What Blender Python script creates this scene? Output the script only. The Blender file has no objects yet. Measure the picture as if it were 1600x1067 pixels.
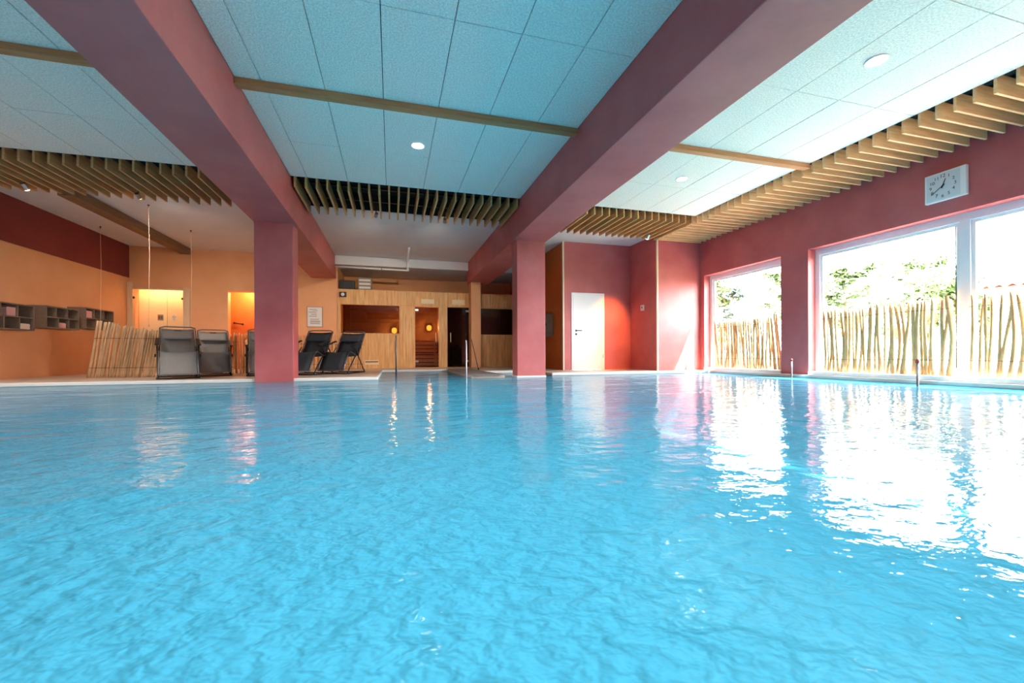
import bpy, bmesh, math, random
from mathutils import Vector, Matrix
random.seed(7)
S = bpy.context.scene
C = S.collection
PI = math.pi

# ------------------------------------------------------------------ camera
HC = 0.44
F, YAW, ROLL, CY = 667.25, 0.274268, -0.00415921, 554.147
cam_d = bpy.data.cameras.new('camera')
cam_d.sensor_width = 36.0
cam_d.lens = F / 1600 * 36
cam_d.shift_y = (CY - 533.5) / 1600
cam_d.clip_start = 0.05
cam_d.clip_end = 400
cam = bpy.data.objects.new('camera', cam_d)
C.objects.link(cam)
sY, cY = math.sin(YAW), math.cos(YAW)
sR, cR = math.sin(ROLL), math.cos(ROLL)
R0, U0, F0 = Vector((cY, -sY, 0)), Vector((0, 0, 1)), Vector((sY, cY, 0))
Rv = R0 * cR + U0 * sR
Uv = U0 * cR - R0 * sR
cam.matrix_world = Matrix(((Rv.x, Uv.x, -F0.x, 0), (Rv.y, Uv.y, -F0.y, 0), (Rv.z, Uv.z, -F0.z, HC), (0, 0, 0, 1)))
S.camera = cam

# ------------------------------------------------------------------ world, sun, exposure
W = bpy.data.worlds.new('sky')
S.world = W
W.use_nodes = True
W.node_tree.nodes['Background'].inputs[0].default_value = (0.96, 0.98, 1.0, 1)
W.node_tree.nodes['Background'].inputs[1].default_value = 12.0
sun_d = bpy.data.lights.new('sun', 'SUN')
sun_d.energy = 20.0
sun_d.angle = 0.009
sun_d.color = (1.0, 0.93, 0.82)
sun = bpy.data.objects.new('sun', sun_d)
C.objects.link(sun)
SUN_DIR = Vector((-1.0, 0.8, -2.1)).normalized()
sun.rotation_euler = SUN_DIR.to_track_quat('-Z', 'Y').to_euler()
sun.location = (30, -20, 40)
for i, (y0, y1) in enumerate(((6.565, 8.676), (1.85, 6.0), (-2.6, 1.2))):      # sky portals in the window openings
    p = bpy.data.lights.new('window_portal', 'AREA')
    p.shape = 'RECTANGLE'; p.size = 2.27; p.size_y = y1 - y0
    p.cycles.is_portal = True
    o = bpy.data.objects.new('window_portal', p)
    C.objects.link(o)
    o.location = (7.70, (y0 + y1) / 2, 1.19)
    o.rotation_euler = (0, PI / 2, 0)
S.view_settings.view_transform = 'Standard'
S.view_settings.look = 'None'
S.view_settings.gamma = 1.0
S.view_settings.exposure = 2.0
S.view_settings.use_curve_mapping = False
S.cycles.use_denoising = True
S.cycles.max_bounces = 7
S.cycles.use_adaptive_sampling = True
S.cycles.adaptive_threshold = 0.05
S.cycles.diffuse_bounces = 4
S.cycles.glossy_bounces = 3
S.cycles.transparent_max_bounces = 8
S.cycles.sample_clamp_indirect = 8.0
S.cycles.caustics_reflective = False
S.cycles.caustics_refractive = False

# ------------------------------------------------------------------ materials
def lin(r, g, b):
    f = lambda c: (c / 255 / 12.92) if c <= 10 else ((c / 255 + 0.055) / 1.055) ** 2.4
    return (f(r), f(g), f(b), 1.0)

MATS = {}
def mat(name, col, rough=0.6, col2=None, scale=3.0, stretch=(1, 1, 1), bump=0.0, bscale=None, metal=0.0, spec=0.5,
        emit=None, estr=0.0, detail=4.0, contrast=(0.3, 0.7), per_object=0.0):
    if name in MATS:
        return MATS[name]
    m = bpy.data.materials.new(name)
    m.use_nodes = True
    nt = m.node_tree
    b = nt.nodes['Principled BSDF']
    b.inputs['Base Color'].default_value = lin(*col)
    b.inputs['Roughness'].default_value = rough
    b.inputs['Metallic'].default_value = metal
    b.inputs['Specular IOR Level'].default_value = spec
    if emit:
        b.inputs['Emission Color'].default_value = lin(*emit)
        b.inputs['Emission Strength'].default_value = estr
    if col2 or bump:
        tc = nt.nodes.new('ShaderNodeTexCoord')
        mp = nt.nodes.new('ShaderNodeMapping')
        mp.inputs['Scale'].default_value = stretch
        nt.links.new(tc.outputs['Object'], mp.inputs[0])
        vec = mp.outputs[0]
        if per_object:
            oi = nt.nodes.new('ShaderNodeObjectInfo')
            mu = nt.nodes.new('ShaderNodeMath'); mu.operation = 'MULTIPLY'
            mu.inputs[1].default_value = 37.0
            nt.links.new(oi.outputs['Random'], mu.inputs[0])
            va = nt.nodes.new('ShaderNodeVectorMath'); va.operation = 'ADD'
            nt.links.new(vec, va.inputs[0]); nt.links.new(mu.outputs[0], va.inputs[1])
            vec = va.outputs[0]
    if col2:
        n = nt.nodes.new('ShaderNodeTexNoise')
        n.inputs['Scale'].default_value = scale
        n.inputs['Detail'].default_value = detail
        n.inputs['Roughness'].default_value = 0.6
        nt.links.new(vec, n.inputs['Vector'])
        r = nt.nodes.new('ShaderNodeValToRGB')
        r.color_ramp.elements[0].position, r.color_ramp.elements[1].position = contrast
        r.color_ramp.elements[0].color = lin(*col)
        r.color_ramp.elements[1].color = lin(*col2)
        nt.links.new(n.outputs['Fac'], r.inputs[0])
        out = r.outputs[0]
        if per_object:
            hs = nt.nodes.new('ShaderNodeHueSaturation')
            mr = nt.nodes.new('ShaderNodeMapRange')
            mr.inputs['To Min'].default_value = 1 - per_object
            mr.inputs['To Max'].default_value = 1 + per_object
            nt.links.new(oi.outputs['Random'], mr.inputs['Value'])
            nt.links.new(mr.outputs[0], hs.inputs['Value'])
            nt.links.new(out, hs.inputs['Color'])
            out = hs.outputs[0]
        nt.links.new(out, b.inputs['Base Color'])
    if bump:
        n2 = nt.nodes.new('ShaderNodeTexNoise')
        n2.inputs['Scale'].default_value = bscale or scale
        n2.inputs['Detail'].default_value = 5
        nt.links.new(vec, n2.inputs['Vector'])
        bp = nt.nodes.new('ShaderNodeBump')
        bp.inputs['Strength'].default_value = bump
        bp.inputs['Distance'].default_value = 0.02
        nt.links.new(n2.outputs['Fac'], bp.inputs['Height'])
        nt.links.new(bp.outputs[0], b.inputs['Normal'])
    MATS[name] = m
    return m

RED = mat('red_plaster', (182, 88, 90), 0.5, (198, 106, 106), 1.6, bump=0.12, bscale=7)
DRED = mat('dark_red_plaster', (122, 44, 42), 0.6, (136, 52, 48), 1.6, bump=0.1, bscale=7)
ORANGE = mat('orange_plaster', (230, 162, 112), 0.6, (238, 174, 126), 1.5, bump=0.1, bscale=7)
DORANGE = mat('deep_orange_plaster', (190, 100, 40), 0.6, (204, 112, 52), 1.5, bump=0.1, bscale=7)  # deep orange; on the side wall it stands in for shade
WHITE = mat('white_plaster', (226, 224, 226), 0.7, (232, 231, 233), 2, bump=0.05, bscale=9)
PANEL = mat('wood_wool_panel', (224, 221, 213), 0.85, (250, 248, 242), 55, bump=0.45, bscale=70, detail=6, contrast=(0.38, 0.62))
VOID = mat('dark_void', (38, 40, 44), 0.9, (48, 50, 54), 3)
BLACK = mat('black_metal', (22, 22, 24), 0.45)
WOODY = mat('spruce_along_y', (188, 138, 86), 0.55, (216, 172, 120), 6, (6, 0.5, 6), bump=0.08, per_object=0.06)
WOODX = mat('spruce_along_x_lightened', (214, 166, 112), 0.55, (238, 198, 148), 6, (0.5, 6, 6), bump=0.08, per_object=0.06)  # lighter copy of the slat spruce, window light put into the colour
WOODZ = mat('spruce_along_z', (200, 138, 78), 0.55, (240, 190, 128), 5, (4.2, 4.2, 0.35), bump=0.08)
OLDWOOD = mat('brown_beam_wood', (120, 90, 62), 0.65, (146, 112, 80), 6, (6, 0.4, 6), bump=0.1)
POST = mat('pale_post_wood', (214, 178, 140), 0.6, (230, 198, 162), 5, (5, 5, 0.4), bump=0.06)
BATTEN = mat('brown_batten_wood', (178, 116, 74), 0.6, (200, 140, 94), 6, (0.5, 6, 6), bump=0.08)
SAUNAIN = mat('dark_sauna_wood', (116, 72, 40), 0.6, (140, 92, 54), 5, (0.6, 6, 8), bump=0.1)
CANE = mat('bamboo_cane', (206, 150, 96), 0.5, (234, 186, 132), 9, (2, 2, 0.8), bump=0.1, per_object=0.12)
CANE2 = mat('weathered_pole', (204, 164, 122), 0.65, (230, 196, 156), 9, (3, 3, 0.7), bump=0.15, per_object=0.2)
WIRE = mat('dark_wire', (92, 72, 52), 0.6)
TILE = mat('sand_floor_tile', (206, 186, 166), 0.35, (216, 198, 180), 2.5)
COPING = mat('white_coping', (226, 222, 218), 0.4)
POOL = mat('pool_lining', (120, 205, 226), 0.5, (134, 214, 232), 2)
PVC = mat('white_window_frame', (232, 234, 238), 0.35)
DOORW = mat('white_door_paint', (236, 236, 238), 0.35)
CREAM = mat('cream_edge_bead', (238, 218, 188), 0.5)
STEEL = mat('brushed_steel', (190, 192, 196), 0.28, metal=1.0)
GREYM = mat('grey_steel', (130, 132, 138), 0.35, metal=0.8)
FABRIC = mat('grey_sling_fabric', (130, 124, 121), 0.8, (142, 136, 132), 60, bump=0.1, bscale=200)
PILLOW = mat('grey_pillow_fabric', (140, 136, 134), 0.8, (152, 148, 145), 60)
FABRICD = mat('charcoal_sling_fabric', (62, 62, 67), 0.8, (72, 72, 77), 60, bump=0.1, bscale=200)
PILLOWD = mat('charcoal_pillow_fabric', (70, 70, 75), 0.8, (80, 80, 85), 60)
PLASTIC = mat('black_plastic', (26, 28, 28), 0.4)
SHELF = mat('taupe_shelf_board', (118, 98, 84), 0.6, (134, 112, 96), 5, (5, 0.5, 5))
TOWELP = mat('pink_towel', (222, 162, 160), 0.95, (232, 176, 172), 90, bump=0.4, bscale=160)
TOWELW = mat('cream_towel', (232, 208, 186), 0.95, (240, 220, 200), 90, bump=0.4, bscale=160)
CORD = mat('pale_cord', (214, 190, 164), 0.8)
GREYBOX = mat('grey_cabinet_paint', (146, 132, 116), 0.5)
PAPER = mat('white_paper', (232, 226, 222), 0.7)
INK = mat('grey_ink', (120, 112, 112), 0.8)
DIAL = mat('pale_clock_dial', (214, 222, 228), 0.4)
DARK = mat('charcoal_hand', (40, 42, 48), 0.5)
REDCAP = mat('red_cap', (150, 40, 44), 0.5)
ROOFT = mat('terracotta_tile', (196, 128, 104), 0.75, (222, 170, 148), 4, per_object=0.12)
BARK = mat('tree_bark', (120, 108, 96), 0.9, (146, 134, 120), 6, bump=0.2)
LEAF = mat('spring_leaf', (92, 110, 68), 0.7, (114, 132, 84), 3, per_object=0.1)
FIR = mat('fir_needle', (40, 62, 52), 0.7, (58, 80, 64), 3)
GRASS = mat('lawn', (74, 92, 48), 0.9, (90, 108, 60), 4)
PAVE = mat('grey_paving', (112, 108, 102), 0.8, (124, 120, 112), 2)
RENDER = mat('pale_house_render', (232, 222, 206), 0.8)
STONE = mat('stove_stone', (60, 58, 58), 0.8, (84, 80, 78), 8, bump=0.5)

def emission(name, col, strength):
    m = bpy.data.materials.new(name); m.use_nodes = True
    nt = m.node_tree; nt.nodes.clear()
    e = nt.nodes.new('ShaderNodeEmission'); o = nt.nodes.new('ShaderNodeOutputMaterial')
    e.inputs[0].default_value = lin(*col); e.inputs[1].default_value = strength
    nt.links.new(e.outputs[0], o.inputs[0])
    return m
LENS = emission('downlight_lens', (255, 246, 232), 6)
WARMLENS = emission('spot_lens', (255, 206, 140), 14)
SAUNALAMP = emission('sauna_lamp_glow', (255, 170, 60), 1.3)
LED = emission('warm_led', (255, 214, 150), 10)

def glass(name, tint, ior=1.45, gloss_rough=0.0):
    m = bpy.data.materials.new(name); m.use_nodes = True
    nt = m.node_tree; nt.nodes.clear()
    t = nt.nodes.new('ShaderNodeBsdfTransparent'); g = nt.nodes.new('ShaderNodeBsdfGlossy')
    t.inputs[0].default_value = (*tint, 1); g.inputs['Roughness'].default_value = gloss_rough
    fr = nt.nodes.new('ShaderNodeFresnel')
    ge = nt.nodes.new('ShaderNodeNewGeometry'); mi = nt.nodes.new('ShaderNodeMapRange')      # thin pane: the same reflection on both faces
    mi.inputs['To Min'].default_value = ior; mi.inputs['To Max'].default_value = 1 / ior
    nt.links.new(ge.outputs['Backfacing'], mi.inputs['Value']); nt.links.new(mi.outputs[0], fr.inputs[0])
    mx = nt.nodes.new('ShaderNodeMixShader'); o = nt.nodes.new('ShaderNodeOutputMaterial')
    nt.links.new(fr.outputs[0], mx.inputs[0]); nt.links.new(t.outputs[0], mx.inputs[1])
    nt.links.new(g.outputs[0], mx.inputs[2]); nt.links.new(mx.outputs[0], o.inputs[0])
    return m
PANE = glass('window_glass', (0.97, 0.985, 0.98))
SAUNAGLASS = glass('tinted_sauna_glass', (0.62, 0.56, 0.50))

def water_material():
    m = bpy.data.materials.new('pool_water'); m.use_nodes = True
    nt = m.node_tree; nt.nodes.clear()
    N = nt.nodes.new; L = nt.links.new
    tc = N('ShaderNodeTexCoord')
    def noise(scale, stretch, rot=0.0, detail=3.0, dist=0.0, rough=0.5):
        mp = N('ShaderNodeMapping'); mp.inputs['Scale'].default_value = stretch; mp.inputs['Rotation'].default_value = (0, 0, rot)
        L(tc.outputs['Object'], mp.inputs[0])
        n = N('ShaderNodeTexNoise'); n.inputs['Scale'].default_value = scale; n.inputs['Detail'].default_value = detail
        n.inputs['Distortion'].default_value = dist; n.inputs['Roughness'].default_value = rough
        L(mp.outputs[0], n.inputs['Vector'])
        return n.outputs['Fac']
    a = noise(0.9, (1, 1.5, 1), 0.35, 2)
    b = noise(3.2, (1, 1.7, 1), 0.2, 2, 0.2)
    c = noise(10.0, (1, 1.4, 1), -0.3, 3, 0.3)
    e = noise(26.0, (1, 1.2, 1), 0.5, 2, 0.2)
    def mul(x, k):
        q = N('ShaderNodeMath'); q.operation = 'MULTIPLY'; q.inputs[1].default_value = k; L(x, q.inputs[0]); return q.outputs[0]
    def add(x, y):
        q = N('ShaderNodeMath'); q.operation = 'ADD'; L(x, q.inputs[0]); L(y, q.inputs[1]); return q.outputs[0]
    h = add(add(add(mul(a, 0.045), mul(b, 0.016)), mul(c, 0.006)), mul(e, 0.0020))
    h2 = add(add(mul(b, 0.02), mul(c, 0.014)), mul(e, 0.008))
    bp = N('ShaderNodeBump'); bp.inputs['Strength'].default_value = 1.0; bp.inputs['Distance'].default_value = 0.5
    L(h, bp.inputs['Height'])
    bd = N('ShaderNodeBump'); bd.inputs['Strength'].default_value = 1.0; bd.inputs['Distance'].default_value = 2.2
    L(h2, bd.inputs['Height'])
    d = N('ShaderNodeBsdfDiffuse'); d.inputs[0].default_value = (0.058, 0.35, 0.54, 1); L(bd.outputs[0], d.inputs['Normal'])
    t = N('ShaderNodeBsdfTransparent'); t.inputs[0].default_value = (0.55, 0.90, 0.97, 1)
    body = N('ShaderNodeMixShader'); body.inputs[0].default_value = 0.72
    L(t.outputs[0], body.inputs[1]); L(d.outputs[0], body.inputs[2])
    g = N('ShaderNodeBsdfGlossy'); g.inputs['Roughness'].default_value = 0.012; L(bp.outputs[0], g.inputs['Normal'])
    fr = N('ShaderNodeFresnel'); fr.inputs[0].default_value = 1.33; L(bp.outputs[0], fr.inputs['Normal'])
    mx = N('ShaderNodeMixShader'); L(mul(fr.outputs[0], 0.8), mx.inputs[0]); L(body.outputs[0], mx.inputs[1]); L(g.outputs[0], mx.inputs[2])
    o = N('ShaderNodeOutputMaterial'); L(mx.outputs[0], o.inputs[0])
    return m
WATER = water_material()

# ------------------------------------------------------------------ helpers
def tag(o, label=None, cat=None, group=None, kind=None):
    if label: o['label'] = label
    if cat: o['category'] = cat
    if group: o['group'] = group
    if kind: o['kind'] = kind
    return o

def thing(name, label, cat, loc=(0, 0, 0), rz=0.0, group=None, kind=None):
    o = bpy.data.objects.new(name, None)
    o.empty_display_size = 0.1
    C.objects.link(o)
    o.location = loc; o.rotation_euler = (0, 0, rz)
    return tag(o, label, cat, group, kind)

class MB:
    def __init__(self):
        self.v, self.f = [], []
    def box(self, x0, x1, y0, y1, z0, z1):
        n = len(self.v)
        self.v += [(x0, y0, z0), (x1, y0, z0), (x1, y1, z0), (x0, y1, z0), (x0, y0, z1), (x1, y0, z1), (x1, y1, z1), (x0, y1, z1)]
        self.f += [tuple(n + i for i in q) for q in ((0, 3, 2, 1), (4, 5, 6, 7), (0, 1, 5, 4), (1, 2, 6, 5), (2, 3, 7, 6), (3, 0, 4, 7))]
        return self
    def tube(self, pts, r, seg=8, closed=False):
        pts = [Vector(p) for p in pts]
        rs = r if isinstance(r, (list, tuple)) else [r] * len(pts)
        n0 = len(self.v); k = len(pts)
        prev = None
        for i, p in enumerate(pts):
            if closed:
                t = pts[(i + 1) % k] - pts[i - 1]
            else:
                t = pts[min(i + 1, k - 1)] - pts[max(i - 1, 0)]
            t = t.normalized() if t.length > 1e-9 else Vector((0, 0, 1))
            ref = prev if prev is not None else (Vector((0, 0, 1)) if abs(t.z) < 0.9 else Vector((1, 0, 0)))
            a = (ref - t * ref.dot(t)).normalized()
            prev = a
            b = t.cross(a)
            for j in range(seg):
                w = 2 * PI * j / seg
                q = p + (a * math.cos(w) + b * math.sin(w)) * rs[i]
                self.v.append(tuple(q))
        m = k if closed else k - 1
        for i in range(m):
            for j in range(seg):
                A = n0 + i * seg + j; B = n0 + i * seg + (j + 1) % seg
                D = n0 + ((i + 1) % k) * seg + j; E = n0 + ((i + 1) % k) * seg + (j + 1) % seg
                self.f.append((A, B, E, D))
        if not closed:
            self.f.append(tuple(n0 + j for j in reversed(range(seg))))
            self.f.append(tuple(n0 + (k - 1) * seg + j for j in range(seg)))
        return self
    def lathe(self, prof, seg=20, c=(0, 0, 0), axis='Z', caps=True):
        n0 = len(self.v)
        for (r, z) in prof:
            for j in range(seg):
                w = 2 * PI * j / seg
                x, y = r * math.cos(w), r * math.sin(w)
                p = (x, y, z) if axis == 'Z' else ((z, x, y) if axis == 'X' else (y, z, x))
                self.v.append((c[0] + p[0], c[1] + p[1], c[2] + p[2]))
        for i in range(len(prof) - 1):
            for j in range(seg):
                self.f.append((n0 + i * seg + j, n0 + i * seg + (j + 1) % seg, n0 + (i + 1) * seg + (j + 1) % seg, n0 + (i + 1) * seg + j))
        if caps:
            self.f.append(tuple(n0 + j for j in reversed(range(seg))))
            self.f.append(tuple(n0 + (len(prof) - 1) * seg + j for j in range(seg)))
        return self
    def mesh(self, name, m, smooth=False, bevel=0.0):
        me = bpy.data.meshes.new(name)
        me.from_pydata(self.v, [], self.f)
        bm = bmesh.new(); bm.from_mesh(me)
        if bevel:
            bmesh.ops.bevel(bm, geom=bm.edges[:], offset=bevel, segments=2, affect='EDGES', profile=0.5)
        bmesh.ops.recalc_face_normals(bm, faces=bm.faces[:])
        bm.to_mesh(me); bm.free()
        me.materials.append(m)
        if smooth:
            for p in me.polygons: p.use_smooth = True
        return me
    def build(self, name, m, parent=None, smooth=False, bevel=0.0):
        return put(name, self.mesh(name, m, smooth, bevel), parent)

def put(name, me, parent=None, loc=None, rot=None, scale=None):
    o = bpy.data.objects.new(name, me)
    C.objects.link(o)
    if parent: o.parent = parent
    if loc: o.location = loc
    if rot: o.rotation_euler = rot
    if scale: o.scale = scale
    return o

def gridsolid(name, us, vs, hole, w0, w1, axis, m, parent=None):
    """A slab with rectangular holes as one connected mesh. axis = the thickness axis."""
    def P(u, v, w):
        return (w, u, v) if axis == 'X' else ((u, w, v) if axis == 'Y' else (u, v, w))
    nu, nv = len(us) - 1, len(vs) - 1
    solid = lambda i, j: 0 <= i < nu and 0 <= j < nv and not hole((us[i] + us[i + 1]) / 2, (vs[j] + vs[j + 1]) / 2)
    V, Fc, idx = [], [], {}
    def vi(i, j, k):
        key = (i, j, k)
        if key not in idx:
            idx[key] = len(V); V.append(P(us[i], vs[j], (w0, w1)[k]))
        return idx[key]
    for i in range(nu):
        for j in range(nv):
            if not solid(i, j): continue
            Fc.append((vi(i, j, 0), vi(i, j + 1, 0), vi(i + 1, j + 1, 0), vi(i + 1, j, 0)))
            Fc.append((vi(i, j, 1), vi(i + 1, j, 1), vi(i + 1, j + 1, 1), vi(i, j + 1, 1)))
            for di, dj, a, b in ((-1, 0, (i, j), (i, j + 1)), (1, 0, (i + 1, j + 1), (i + 1, j)), (0, -1, (i + 1, j), (i, j)), (0, 1, (i, j + 1), (i + 1, j + 1))):
                if not solid(i + di, j + dj):
                    Fc.append((vi(*a, 0), vi(*b, 0), vi(*b, 1), vi(*a, 1)))
    me = bpy.data.meshes.new(name)
    me.from_pydata(V, [], Fc)
    bm = bmesh.new(); bm.from_mesh(me)
    bmesh.ops.recalc_face_normals(bm, faces=bm.faces[:])
    bm.to_mesh(me); bm.free()
    me.materials.append(m)
    return put(name, me, parent)

def struct(o, label, cat):
    return tag(o, label, cat, kind='structure')

def simple(name, b, m, label, cat, bevel=0.0, smooth=False):
    return struct(MB().box(*b).build(name, m, bevel=bevel, smooth=smooth), label, cat)

def text_mesh(txt, size, m, depth=0.0015, align='CENTER'):
    cu = bpy.data.curves.new('lettering', 'FONT')
    cu.body = txt; cu.size = size; cu.extrude = depth; cu.align_x = align; cu.align_y = 'CENTER'
    ob = bpy.data.objects.new('lettering', cu)
    C.objects.link(ob)
    dg = bpy.context.evaluated_depsgraph_get()
    me = bpy.data.meshes.new_from_object(ob.evaluated_get(dg))
    bpy.data.objects.remove(ob); bpy.data.curves.remove(cu)
    me.materials.clear(); me.materials.append(m)
    return me

def lamp(parent, kind, loc, power, col, size=0.05, target=None, angle=1.2, blend=0.6, name='light'):
    d = bpy.data.lights.new(name, kind)
    d.energy = power; d.color = col
    if kind == 'SPOT':
        d.spot_size = angle; d.spot_blend = blend
    if kind in ('SPOT', 'POINT'):
        d.shadow_soft_size = size
    o = bpy.data.objects.new(name, d)
    C.objects.link(o)
    o.parent = parent
    o.location = loc
    if target is not None:
        o.rotation_euler = (Vector(target) - Vector(loc)).to_track_quat('-Z', 'Y').to_euler()
    return o

# ------------------------------------------------------------------ setting: shell
ZC, ZS, ZD = 3.29, 2.66, 0.05
XL, XR, YB, YF = -6.53, 7.275, 13.25, -3.2

# deck with the pool cut out of it
def in_pool(x, y):
    if -6.1 < x < 7.22 and -2.6 < y < 7.98: return True
    if -0.25 < x < 1.45 and y < 11.6 and y > 7: return True
    if 2.10 < x < 3.25 and y < 10.0 and y > 7: return True
    if 3.2 < x < 7.22 and y < 8.42 and y > 7: return True
    return False
dx = [XL - .3, -6.1, -0.25, 1.45, 2.10, 3.25, 7.22, 7.275]
dy = [YF - .3, -2.6, 7.98, 8.42, 10.0, 11.6, 15.2]
struct(gridsolid('floor', dx, dy, in_pool, -0.05, ZD, 'Z', TILE), 'sand coloured tiled pool deck around the water', 'floor')
px_ = [-6.3, -6.1, -0.25, 1.45, 2.10, 3.25, 7.22, 7.27]
basin = struct(gridsolid('pool_basin', px_, [-2.8, -2.6, 7.98, 8.42, 10.0, 11.6, 11.9], in_pool, -1.35, -0.052, 'Z', POOL), 'pale blue lined walls of the swimming pool', 'pool')
MB().box(-6.3, 7.27, -2.8, 11.9, -1.45, -1.352).build('pool_bottom', POOL, basin)
# white coping strips along the pool rim
for n, b in enumerate(((-6.1, -0.25, 7.965, 8.005, .0, .055), (-0.275, -0.235, 8.005, 11.62, .0, .055), (-0.25, 1.45, 11.59, 11.63, .0, .055),
                       (3.24, 7.22, 8.405, 8.445, .0, .055), (2.1, 3.25, 9.985, 10.025, .0, .055), (7.19, 7.275, -2.6, 8.42, .0, .056))):
    MB().box(*b).build('coping', COPING, bpy.data.objects['floor'], bevel=0.008)
# grey stone tongue that runs out beside the second column
GREYST = mat('grey_stone', (120, 112, 112), 0.5, (134, 126, 124), 3)
tongue = MB().box(1.46, 2.09, 7.9, 11.6, ZD + .002, ZD + .012).build('stone_walkway', GREYST)
struct(tongue, 'dark grey stone walkway running out beside the slim orange post', 'walkway')

# water
wm2 = MB()
for (x0, x1, y0, y1) in ((-6.1, 7.22, -2.6, 7.98), (-0.25, 1.45, 7.98, 11.6), (2.10, 3.25, 7.98, 10.0), (3.25, 7.22, 7.98, 8.42)):
    n = len(wm2.v)
    wm2.v += [(x0, y0, 0), (x1, y0, 0), (x1, y1, 0), (x0, y1, 0)]
    wm2.f.append((n, n + 1, n + 2, n + 3))
water = wm2.build('pool_water', WATER)
tag(water, 'rippling turquoise water filling the whole swimming pool', 'water', kind='stuff')

# walls
WIN = ((6.565, 8.676), (1.85, 6.0), (-2.6, 1.2))
ZW0, ZW1 = 0.05, 2.325
struct(gridsolid('wall_right', [YF, -2.6, 1.2, 1.85, 6.0, 6.565, 8.676, 9.2], [-.1, ZW0, ZW1, 3.7],
                 lambda y, z: ZW0 < z < ZW1 and any(a < y < b for a, b in WIN), XR, XR + .35, 'X', RED),
       'red plastered wall with the large windows and the clock', 'wall')
simple('wall_end', (6.068, XR, 8.82, 9.0, -.1, 3.7), RED, 'narrow sunlit red wall at the far end of the windows', 'wall')
simple('wall_return', (6.068, 6.218, 9.0, 10.2, -.1, 3.7), RED, 'shaded red return wall with a small white thermostat', 'wall')
struct(gridsolid('wall_nook', [4.168, 4.378, 5.300, 6.068], [-.1, ZD, 2.012, 3.7], lambda x, z: 4.378 < x < 5.3 and ZD < z < 2.012, 10.006, 10.156, 'Y', RED),
       'red wall around the single white door', 'wall')
simple('wall_side', (4.168, 4.318, 10.156, 15.0, -.1, 3.7), DORANGE, 'orange wall with shade painted in as brown-orange, beside the second column carrying the grey cabinet', 'wall')  # shade on the orange plaster is put into the wall colour
simple('trim_1', (4.145, 4.180, 9.985, 10.030, ZD, ZC), CREAM, 'cream edge bead left of the white door', 'trim')
simple('trim_2', (6.050, 6.085, 8.800, 8.840, ZD, ZC), CREAM, 'cream edge bead on the sunlit wall corner', 'trim')
simple('wall_left', (XL - .2, XL, YF, YB + 1.5, -.1, 3.7), ORANGE, 'long orange wall with the towel shelves', 'wall')
simple('trim_3', (XL, XL + .03, YF, YB, 2.465, ZC), DRED, 'dark red band along the top of the orange wall', 'trim')
simple('wall_behind', (XL - .2, XR + .35, YF - .2, YF, -.1, 3.7), RED, 'red wall behind the viewpoint', 'wall')
ENT = (-6.40, -5.289, 2.20); PAS = (-4.28, -3.60, 2.20)
struct(gridsolid('wall_back', [XL, ENT[0], ENT[1], PAS[0], PAS[1], -1.5], [-.1, ZD, 2.20, 3.7],
                 lambda x, z: ZD < z < 2.20 and (ENT[0] < x < ENT[1] or PAS[0] < x < PAS[1]), YB, YB + .2, 'Y', ORANGE),
       'orange back wall with the lit entrance recess and poster', 'wall')
# passage and entrance recess behind the orange wall
struct(MB().box(-4.6, -3.3, YB + .9, YB + 1.0, ZD, 2.6).build('wall_passage', DORANGE), 'glowing orange wall at the end of the lit passage', 'wall')
simple('wall_passage_side', (-3.5, -3.4, YB + .2, YB + .9, ZD, 2.6), DORANGE, 'orange side wall inside the lit passage', 'wall')
simple('wall_recess_side', (-5.15, -5.05, YB + .2, YB + .6, ZD, 2.6), WHITE, 'side wall of the entrance recess', 'wall')
simple('wall_room_back', (XL - .2, -1.5, YB + 1.3, YB + 1.5, -.1, 3.7), ORANGE, 'wall behind the recess and passage', 'wall')
simple('ceiling_recess', (-6.53, -3.3, YB + .2, YB + 1.3, 2.45, 2.55), WHITE, 'lowered ceiling over recess and passage', 'ceiling')
# space above the sauna
simple('wall_sauna_back', (-1.7, 4.3, 15.0, 15.2, -.1, 3.7), ORANGE, 'orange wall seen above the sauna roof', 'wall')
simple('wall_sauna_left', (-1.7, -1.5, YB + .2, 15.0, -.1, 3.7), ORANGE, 'orange wall at the left end of the sauna', 'wall')
simple('ceiling_sauna', (-1.54, 4.168, 13.0, 15.0, 3.03, 3.28), WHITE, 'white plastered downstand beam and lowered ceiling over the sauna', 'ceiling')

# ceilings
ceil = struct(MB().box(XL - .2, XR + .35, YF, 8.95, 3.62, 3.75).build('ceiling', VOID), 'ceiling of pale acoustic panels in three bays', 'ceiling')
struct(gridsolid('ceiling_plaster', [XL, -2.2, -1.54, 2.27, 2.93, 6.2], [8.86, 10.0, 15.1], lambda x, y: False, ZC, 3.62, 'Z', WHITE),
       'smooth white plaster ceiling at the back beyond the slats', 'ceiling')
simple('trim_shade_strip', (XL, XR, 8.845, 8.862, ZC + .005, 3.62), VOID, 'added dark strip standing in for the shade in the slot above the slats', 'trim')  # added strip: dark colour over the white plaster edge stands in for shade
bays = (('left', [-6.53, -5.99, -5.385, -4.78, -4.17, -3.565, -2.955, -2.2]), ('mid', [-1.54, -1.29, -0.68, -0.08, 0.53, 1.13, 1.735, 2.27]), ('right', [2.93, 3.03, 3.64, 4.247, 4.861, 5.43, 6.05]))
ys = [-3.2, -2.72, -1.44, -0.17, 1.09, 2.36, 3.63, 5.0, 6.26, 7.47]
pan_cache = {}
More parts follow.
